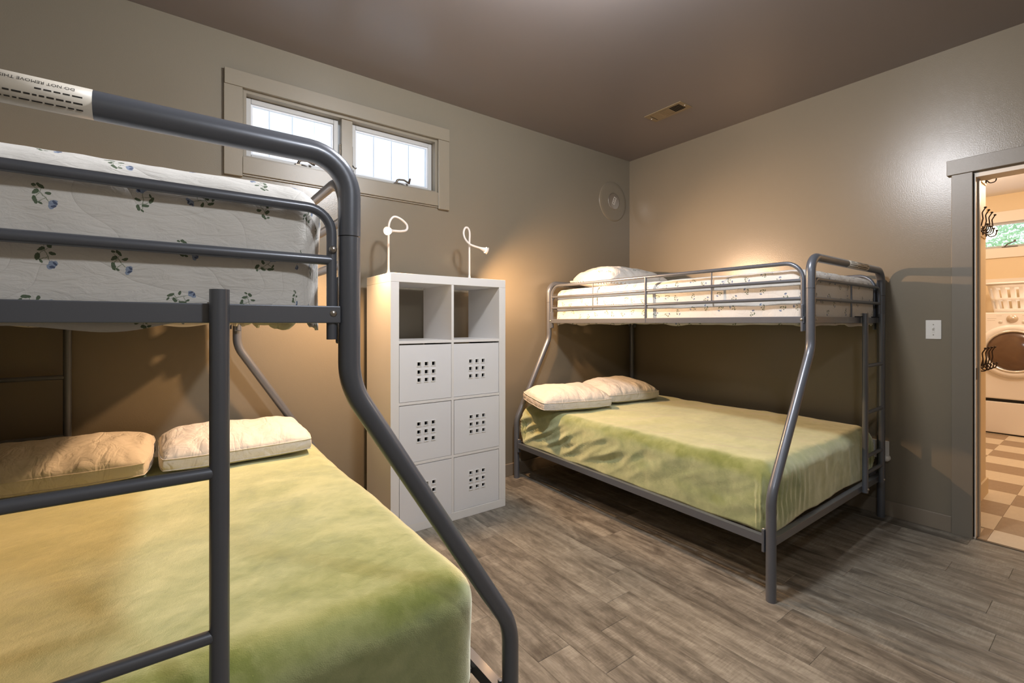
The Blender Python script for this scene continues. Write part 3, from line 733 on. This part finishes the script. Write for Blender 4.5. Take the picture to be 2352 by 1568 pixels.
    # slats across both decks
    for q in range(8):
        yy = yf + .17 + q*(yh-yf-.34)/7
        obj('deck_slat', MB().box((min(xf,xr)+.014, yy-.012, 1.209), (max(xf,xr)-.014, yy+.012, 1.219)), S, ROOT)
        fx = xl_f + (xl_h-xl_f)*(yy-yf)/(yh-yf)
        obj('deck_slat', MB().box((min(fx,xr)+.014, yy-.012, .245), (max(fx,xr)-.014, yy+.012, .257)), S, ROOT)
    for (lx0, lx1, ly, zb, out) in ladders:
        lr = MB().tube(fillet([(lx0, ly, zb), (lx0, ly, 1.262)], .01), .0145, 14)
        ld = obj('ladder', lr, S, ROOT)
        lr = MB().tube([(lx1, ly, zb), (lx1, ly, 1.262)], .0145, 14)
        obj('ladder_upright', lr, S, ld)
        for z in (.962, .695, .445, .352):
            obj('rung', MB().tube([(lx0, ly, z), (lx1, ly, z)], .0105, 12), S, ld)
        for x in (lx0, lx1):
            obj('ladder_hook', MB().box((x-.012, min(ly, ly-out*.045), 1.240), (x+.012, max(ly, ly-out*.045), 1.246), .001).box((x-.012, ly-out*.045-.002, 1.225), (x+.012, ly-out*.045+.002, 1.246)), M['dark'], ld)
            obj('bolt', MB().lathe([(.008, 0), (.007, .004), (0, .006)], (x, ly+out*.013, zb+.02), (0, out, 0), 12), M['zinc'], ld)
    return ROOT
b2 = bunk('bunk_bed', 'grey metal twin over full bunk bed standing against the far corner walls', -1, -1.112, -1.525, -1.448, -.058, -2.007, -.075,
          [(-.451, -.168, -2.038, .245, -1)])
b1 = bunk('bunk_bed', 'nearest grey metal bunk bed, cropped by the left edge of the photo', 1, -3.334, -2.938, -2.938, -4.388, -2.016, -.096,
          [(-3.554, -3.845, -2.046, .245, -1), (-3.995, -4.285, -.066, .245, 1)])

# ---- label stickers wrapped round the foot hoops
def wrap_label(parent, x0, x1, yc, zc_, r_, a0, a1, flip, lines, bars):
    """band on the near side of a tube running along x; angle measured from -y towards +z"""
    def P_(x, a, rr): return Vector((x, yc - rr*math.cos(a), zc_ + rr*math.sin(a)))
    n = 10; mb = MB()
    for i in range(n+1):
        a = a0 + (a1-a0)*i/n
        for x in (x0, x1): mb.v.append(P_(x, a, r_+.0006))
        for x in (x0, x1): mb.v.append(P_(x, a, r_+.0001))
    for i in range(n):
        k = i*4; mb.f += [(k, k+1, k+5, k+4), (k+2, k+6, k+7, k+3), (k, k+4, k+6, k+2), (k+1, k+3, k+7, k+5)]
    mb.sm = [True]*len(mb.f)
    st = obj('warning_label', mb, M['sticker'], parent, label='pale paper warning label wrapped round the top rail')
    def place(me_pts, fs, u0, v0, s_):
        out = []
        for (px, py) in me_pts:
            u, v = u0 + px*s_, v0 + py*s_          # u along tube 0..L, v around in metres
            if flip: xx = x1 - u; aa = a0 + v/r_
            else: xx = x0 + u; aa = a1 - v/r_
            out.append(P_(xx, aa, r_+.0009))
        return out
    for (txt, u0, v0, size) in lines:
        cu = bpy.data.curves.new('label_text', 'FONT'); cu.body = txt; cu.size = size; cu.resolution_u = 2
        to = bpy.data.objects.new('tmp', cu); COL.objects.link(to)
        dg = bpy.context.evaluated_depsgraph_get(); me = bpy.data.meshes.new_from_object(to.evaluated_get(dg))
        bpy.data.objects.remove(to, do_unlink=True)
        m_ = MB(); m_.v = place([(v.co.x, -v.co.y) for v in me.vertices], None, u0, v0, 1)
        m_.f = [tuple(p.vertices) for p in me.polygons]; m_.sm = [False]*len(m_.f)
        obj('label_text', m_, M['ink'], st)
    m_ = MB()
    for (u0, v0, w, h_) in bars:
        u = u0
        rr_ = random.Random(int(u0*1e4+v0*1e5))
        while u < u0 + w:
            ww = rr_.uniform(.004, .011); ww = min(ww, u0+w-u)
            if ww < .002: break
            m_.add(place([(u, v0), (u+ww, v0), (u+ww, v0+h_), (u, v0+h_)], None, 0, 0, 1), [(0,1,2,3)]); u += ww + .0022
    obj('label_print', m_, M['ink'], st)
wrap_label(b1, -3.862, -3.711, -2.016, 1.532, TR, R(-92), R(62), True,
           [('DO NOT REMOVE THIS LABEL', .018, .046, .0072)],
           [(.010, .0330, .052, .0020), (.010, .0240, .130, .0021), (.010, .0155, .130, .0020)])
wrap_label(b2, -.655, -.345, -2.007, 1.532, TR, R(-75), R(58), False, [],
           [(.030, .006, .055, .004), (.125, .006, .075, .004), (.24, .006, .055, .004), (.020, .016, .08, .003), (.17, .017, .04, .003), (.27, .017, .03, .003),
            (.015, .025, .10, .004), (.125, .027, .16, .004), (.02, .036, .12, .003), (.16, .037, .12, .003)])

# ------------------------------------------------------------------ mattresses and covers
def mattress(x0, x1, y0, y1, z0, z1, label, r_=.05, warp=None):
    mb = MB().box((x0, y0, z0), (x1, y1, z1), r_)
    if warp: mb.v = [warp(v) for v in mb.v]
    mb.sm = [True]*len(mb.f)
    o = obj('mattress', mb, M['mattress'], loc=((x0+x1)/2, (y0+y1)/2, z0)); tag(o, label, 'mattress')
    o.modifiers.new('b', 'SUBSURF').levels = 1; o.modifiers['b'].render_levels = 1
    return o
def drape(name, x0, x1, y0, y1, zt, r_, hem, mat, disp, step=.016, thick=.006, hemf=None, warp=None):
    cx, cy = (x0+x1)/2, (y0+y1)/2; a = (x1-x0)/2 - r_; b = (y1-y0)/2 - r_
    Lm = r_*PI/2 + (hem - r_)
    ns = int((2*(a+Lm))/step); nt = int((2*(b+Lm))/step)
    mb = MB(); mb.uv = []
    for j in range(nt+1):
        t_ = -(b+Lm) + 2*(b+Lm)*j/nt
        for i in range(ns+1):
            s_ = -(a+Lm) + 2*(a+Lm)*i/ns
            ds, dt = max(abs(s_)-a, 0), max(abs(t_)-b, 0); l = max(ds, dt)
            sx = 1 if s_ >= 0 else -1; sy = 1 if t_ >= 0 else -1
            ph = PI/2 * (dt/(ds+dt)) if ds+dt > 0 else 0
            if l < r_*PI/2:
                th = l/r_; hor = r_*math.sin(th); dn = r_*(1-math.cos(th))
            else:
                th = PI/2; hor = r_; e = (l - r_*PI/2)
                if hemf: e *= hemf(cx+s_, cy+t_)
                dn = r_ + e
            bx = min(max(s_, -a), a); by = min(max(t_, -b), b)
            dirx, diry = (sx*math.cos(ph) if ds > 0 or dt > 0 else 0), (sy*math.sin(ph) if dt > 0 else 0)
            if ds == 0 and dt > 0: dirx = 0; diry = sy
            p = Vector((cx+bx+dirx*hor, cy+by+diry*hor, zt-dn))
            n_ = Vector((dirx*math.sin(th), diry*math.sin(th), math.cos(th)))
            p += n_ * disp(p, n_, l, ph, sx, sy)
            if warp: p = warp(p)
            mb.v.append(p); mb.uv.append((s_+3.1, t_+2.3))
    for j in range(nt):
        for i in range(ns):
            k = j*(ns+1)+i; mb.f.append((k, k+1, k+ns+2, k+ns+1)); mb.sm.append(True)
    o = obj(name, mb, mat, loc=(cx, cy, zt))
    m_ = o.modifiers.new('thick', 'SOLIDIFY'); m_.thickness = thick; m_.offset = -1
    return o
def nz(p, s, seed=0): return noise.noise(Vector((p.x*s+seed, p.y*s-seed, p.z*s+seed*.5)))
def quilt_disp(seed):
    def f(p, n_, l, ph, sx, sy):
        d = .008*nz(p, 2.5, seed) + .004*nz(p, 9, seed) + .0018*nz(p, 24, seed+5)
        if l > .08: d += .006*nz(Vector((p.x*1.0, p.y*1.0, p.z*.25)), 7, seed+9)*min(1, (l-.08)/.1)
        return d
    return f
# upper bunks
mattress(-1.062, -.112, -1.965, -.11, 1.219, 1.470, 'white mattress on the top bunk of the far corner bed')
q2 = drape('quilt', -1.078, -.098, -1.988, -.10, 1.482, .055, .285, M['quilt'], quilt_disp(3.3), .014, .006, lambda x, y: 1 + .10*noise.noise(Vector((x*6, y*6, 2))))
tag(q2, 'white floral quilt over the top bunk of the far corner bed', 'quilt', 'floral quilts on the top bunks')
mattress(-4.325, -3.395, -1.965, -.125, 1.219, 1.458, 'white mattress on the top bunk of the nearest bed')
q1 = drape('quilt', -4.34, -3.372, -1.993, -.115, 1.474, .060, .275, M['quilt'], quilt_disp(8.1), .011, .006, lambda x, y: 1 + .12*noise.noise(Vector((x*6, y*6, 7))))
tag(q1, 'white floral quilt over the top bunk of the nearest bed', 'quilt', 'floral quilts on the top bunks')
# lower bunks
def shear2(p):
    w = max(0, min(1, (-p.x - .1)/1.4)); p.x += .062*w*max(0, (p.y+2.0)/1.9); return p
mattress(-1.480, -.125, -1.965, -.12, .277, .545, 'cream mattress on the lower bunk of the far corner bed', .035, shear2)
def fold(x): return (1 - abs(math.sin(x)))**2
def green2(p, n_, l, ph, sx, sy):
    d = .012*nz(p, 2.2, 4) + .005*nz(p, 7, 1) + .002*nz(p, 19, 6)
    if l > .07:
        w = min(1, (l-.07)/.10); low = max(0, min(1, (p.z-.275)/.10)); w *= low
        if abs(n_.x) > .3 and sx < 0 and ph < .5:
            headw = max(0, min(1, (p.y + 1.35)/1.0))
            u = p.y - (p.z-.57)*-1.9
            d += w*(.003+.013*headw)*(1.3*fold(u*17 + 2.2*nz(p, 3, 6)) + .6*fold(u*29 + 1.3 + 1.5*nz(p, 5, 2)) - .5)
            d += w*(.010*nz(p, 8, 3) + .012*nz(Vector((p.x, p.y*.6+p.z*1.2, p.z)), 9, 12))
        elif n_.y < -.3:
            cw = max(0, min(1, (-p.x-1.05)/.35))
            d += w*(.002+.016*cw)*(1.2*fold(p.x*(24+10*cw) + (p.z-.5)*3 + 2*nz(p, 3, 2)) - .3) + w*.008*nz(p, 6, 8)
        if .25 < ph < 1.4: d += w*(.012 + .016*fold(ph*6))
    else: d += .0035*math.sin((p.x*.5+p.y)*16 + 5*nz(p, 2, 5))*(.5+nz(p, 2, 9))
    return d
g2 = drape('blanket', -1.497, -.105, -1.988, -.10, .572, .080, .300, M['green'], green2, .011, .008, lambda x, y: 1 + .05*noise.noise(Vector((x*4, y*4, 1))) - (.07*min(1, (x+1.45)/.3) if y < -1.9 and x > -1.45 else 0), shear2)
tag(g2, 'olive green plush blanket on the lower bunk of the far corner bed', 'blanket', 'olive green plush blankets on the lower bunks')
mattress(-4.35, -2.995, -1.93, -.12, .277, .545, 'cream mattress on the lower bunk of the nearest bed', .06)
def green1(p, n_, l, ph, sx, sy):
    d = .010*nz(p, 2.0, 14) + .003*nz(p, 8, 11)
    u = p.x*.3 + p.y
    if l < .1: d += .0022*math.sin(u*30 + 5*nz(p, 1.5, 5))*(max(0, nz(p, 2, 9)))
    elif n_.y < -.3: d += .006*nz(Vector((p.x, p.y, p.z*.3)), 8, 8)
    return d
g1 = drape('blanket', -4.365, -2.975, -1.955, -.105, .574, .090, .30, M['green'], green1, .014, .008)
tag(g1, 'olive green plush blanket on the lower bunk of the nearest bed', 'blanket', 'olive green plush blankets on the lower bunks')

# ------------------------------------------------------------------ pillows
def pillow(loc, rz, sx, sy, hgt, mat, label, seed=0, tilt=(0, 0), gus=.045, piping=True, N=44, group=None, uvs=None, ruffle=False):
    a, b = sx/2, sy/2; mb = MB(); mb.uv = []; g = gus/2
    def plan(u, v):
        x = a*u*math.sqrt(1 - .13*v**4) * (1 - .02*(1-v*v)); y = b*v*math.sqrt(1 - .16*u**4) * (1 - .02*(1-u*u))
        return x, y
    def H_(u, v):
        e = (max(0, 1-abs(u)**3.2)*max(0, 1-abs(v)**2.8))
        return e**.52
    rng = []
    for side in (1, -1):
        for j in range(N+1):
            v = -1 + 2*j/N; v = math.sin(v*PI/2)*.55 + v*.45
            for i in range(N+1):
                u = -1 + 2*i/N; u = math.sin(u*PI/2)*.55 + u*.45
                x, y = plan(u, v); h_ = H_(u, v)
                top = hgt - gus if side > 0 else hgt*.22
                z = side*(g + (top*.72 if side > 0 else top)*h_)
                if side > 0:
                    q = Vector((x, y, seed)); ed = 1 - h_*.55
                    cr = max(0, -v)**2 * (1-abs(noise.noise(Vector((x*17, y*5, seed+9))))*2.2)**3
                    z += (.013*noise.noise(q*6) + .012*noise.noise(Vector((x*24, y*8, seed)))*ed + .005*noise.noise(q*30)*ed - .012*cr) * min(1, h_*2.2)
                ex = .004*noise.noise(Vector((x*14, y*14, seed+3)))
                mb.v.append(Vector((x*(1+ex*4), y*(1+ex*4), z))); mb.uv.append((x+seed, y+seed*.7))
    nn = (N+1)**2
    for side in (0, 1):
        for j in range(N):
            for i in range(N):
                k = side*nn + j*(N+1)+i; f_ = (k, k+1, k+N+2, k+N+1)
                mb.f.append(f_ if side == 0 else f_[::-1]); mb.sm.append(True)
    per = [j*0+i for i in range(N)] + [i*(N+1)+N for i in range(N)] + [N*(N+1)+N-i for i in range(N)] + [(N-i)*(N+1) for i in range(N)]
    # gusset: bulge ring between top edge and bottom edge
    m = len(per); mid = []
    for q in range(m):
        p1, p2 = mb.v[per[q]], mb.v[per[q]+nn]; c_ = (p1+p2)/2; o_ = Vector((c_.x, c_.y, 0)).normalized()
        mid.append(len(mb.v)); mb.v.append(c_ + o_*(.003 + .009*noise.noise(Vector((c_.x*26, c_.y*26, seed))))); mb.uv.append((c_.x, c_.y+.05))
    for q in range(m):
        q2_ = (q+1) % m
        mb.f += [(per[q2_], per[q], mid[q], mid[q2_]), (mid[q2_], mid[q], per[q]+nn, per[q2_]+nn)]; mb.sm += [True, True]
    zlow = min(v.z for v in mb.v)
    Mx = Matrix.Translation(Vector(loc)) @ Matrix.Rotation(rz, 4, 'Z') @ Matrix.Rotation(tilt[0], 4, 'X') @ Matrix.Rotation(tilt[1], 4, 'Y') @ Matrix.Translation((0, 0, -zlow))
    top_pts = [Mx @ (mb.v[k] + Vector((0,0,.001))) for k in per]; bot_pts = [Mx @ mb.v[k+nn] for k in per]
    mb.v = [Mx @ v for v in mb.v]
    o = obj('pillow', mb, mat, loc=loc)
    sub = o.modifiers.new('s', 'SUBSURF'); sub.levels = 1; sub.render_levels = 1
    if piping:
        for pts in (top_pts, bot_pts):
            obj('piping', MB().tube(pts, .0022, 6, closed=True), mat, o)
    if ruffle:
        rf = MB(); rf.uv = []; m2 = len(per)*2
        ctr = Mx @ Vector((0, 0, 0))
        mids = [(top_pts[i]+bot_pts[i])/2 for i in range(len(per))]
        L = len(mids)
        for q in range(m2+0):
            i = q/2; p = mids[int(i) % L].lerp(mids[(int(i)+1) % L], i-int(i)); o_ = (p-ctr); o_.z *= .2; o_.normalize()
            for k, w in enumerate((-.004, .014, .028)):
                rf.v.append(p + o_*w + Vector((0, 0, (.008*k/2)*math.sin(q*1.35+seed) - .005*k))); rf.uv.append((q*.01, w))
        for q in range(m2):
            q2_ = (q+1) % m2
            for k in (0, 1): rf.f.append((q*3+k, q*3+k+1, q2_*3+k+1, q2_*3+k)); rf.sm.append(True)
        r_o = obj('ruffle', rf, mat, o); s_ = r_o.modifiers.new('t', 'SOLIDIFY'); s_.thickness = .002
    tag(o, label, 'pillow', group); return o
PG = 'white gusseted pillows on the lower bunks'
pillow((-3.362, -.365, .582), R(1.5), .61, .45, .136, M['pillow'], 'white gusseted pillow nearer the shelf unit on the nearest lower bunk', 1.2, (R(3), 0), group=PG)
pillow((-3.985, -.365, .582), R(-2), .62, .47, .142, M['pillow'], 'white gusseted pillow at the left edge of the photo on the nearest lower bunk', 5.7, (R(3), 0), group=PG)
pillow((-1.225, -.400, .583), R(-16), .58, .42, .155, M['pillow'], 'white pillow at the outer side of the far lower bunk, by the slanted leg', 9.4, (R(4), 0), group=PG)
pillow((-.640, -.395, .584), R(-8), .56, .44, .165, M['pillow'], 'cream tinted pillow at the wall side of the far lower bunk', 13.8, (R(4), 0), group=PG)
pillow((-.545, -.36, 1.486), R(-2), .78, .46, .195, M['quilt'], 'floral pillow with ruffled edge on the far top bunk', 21.5, (R(5), 0), gus=.03, piping=False, ruffle=True)
print('objects', len(bpy.data.objects))
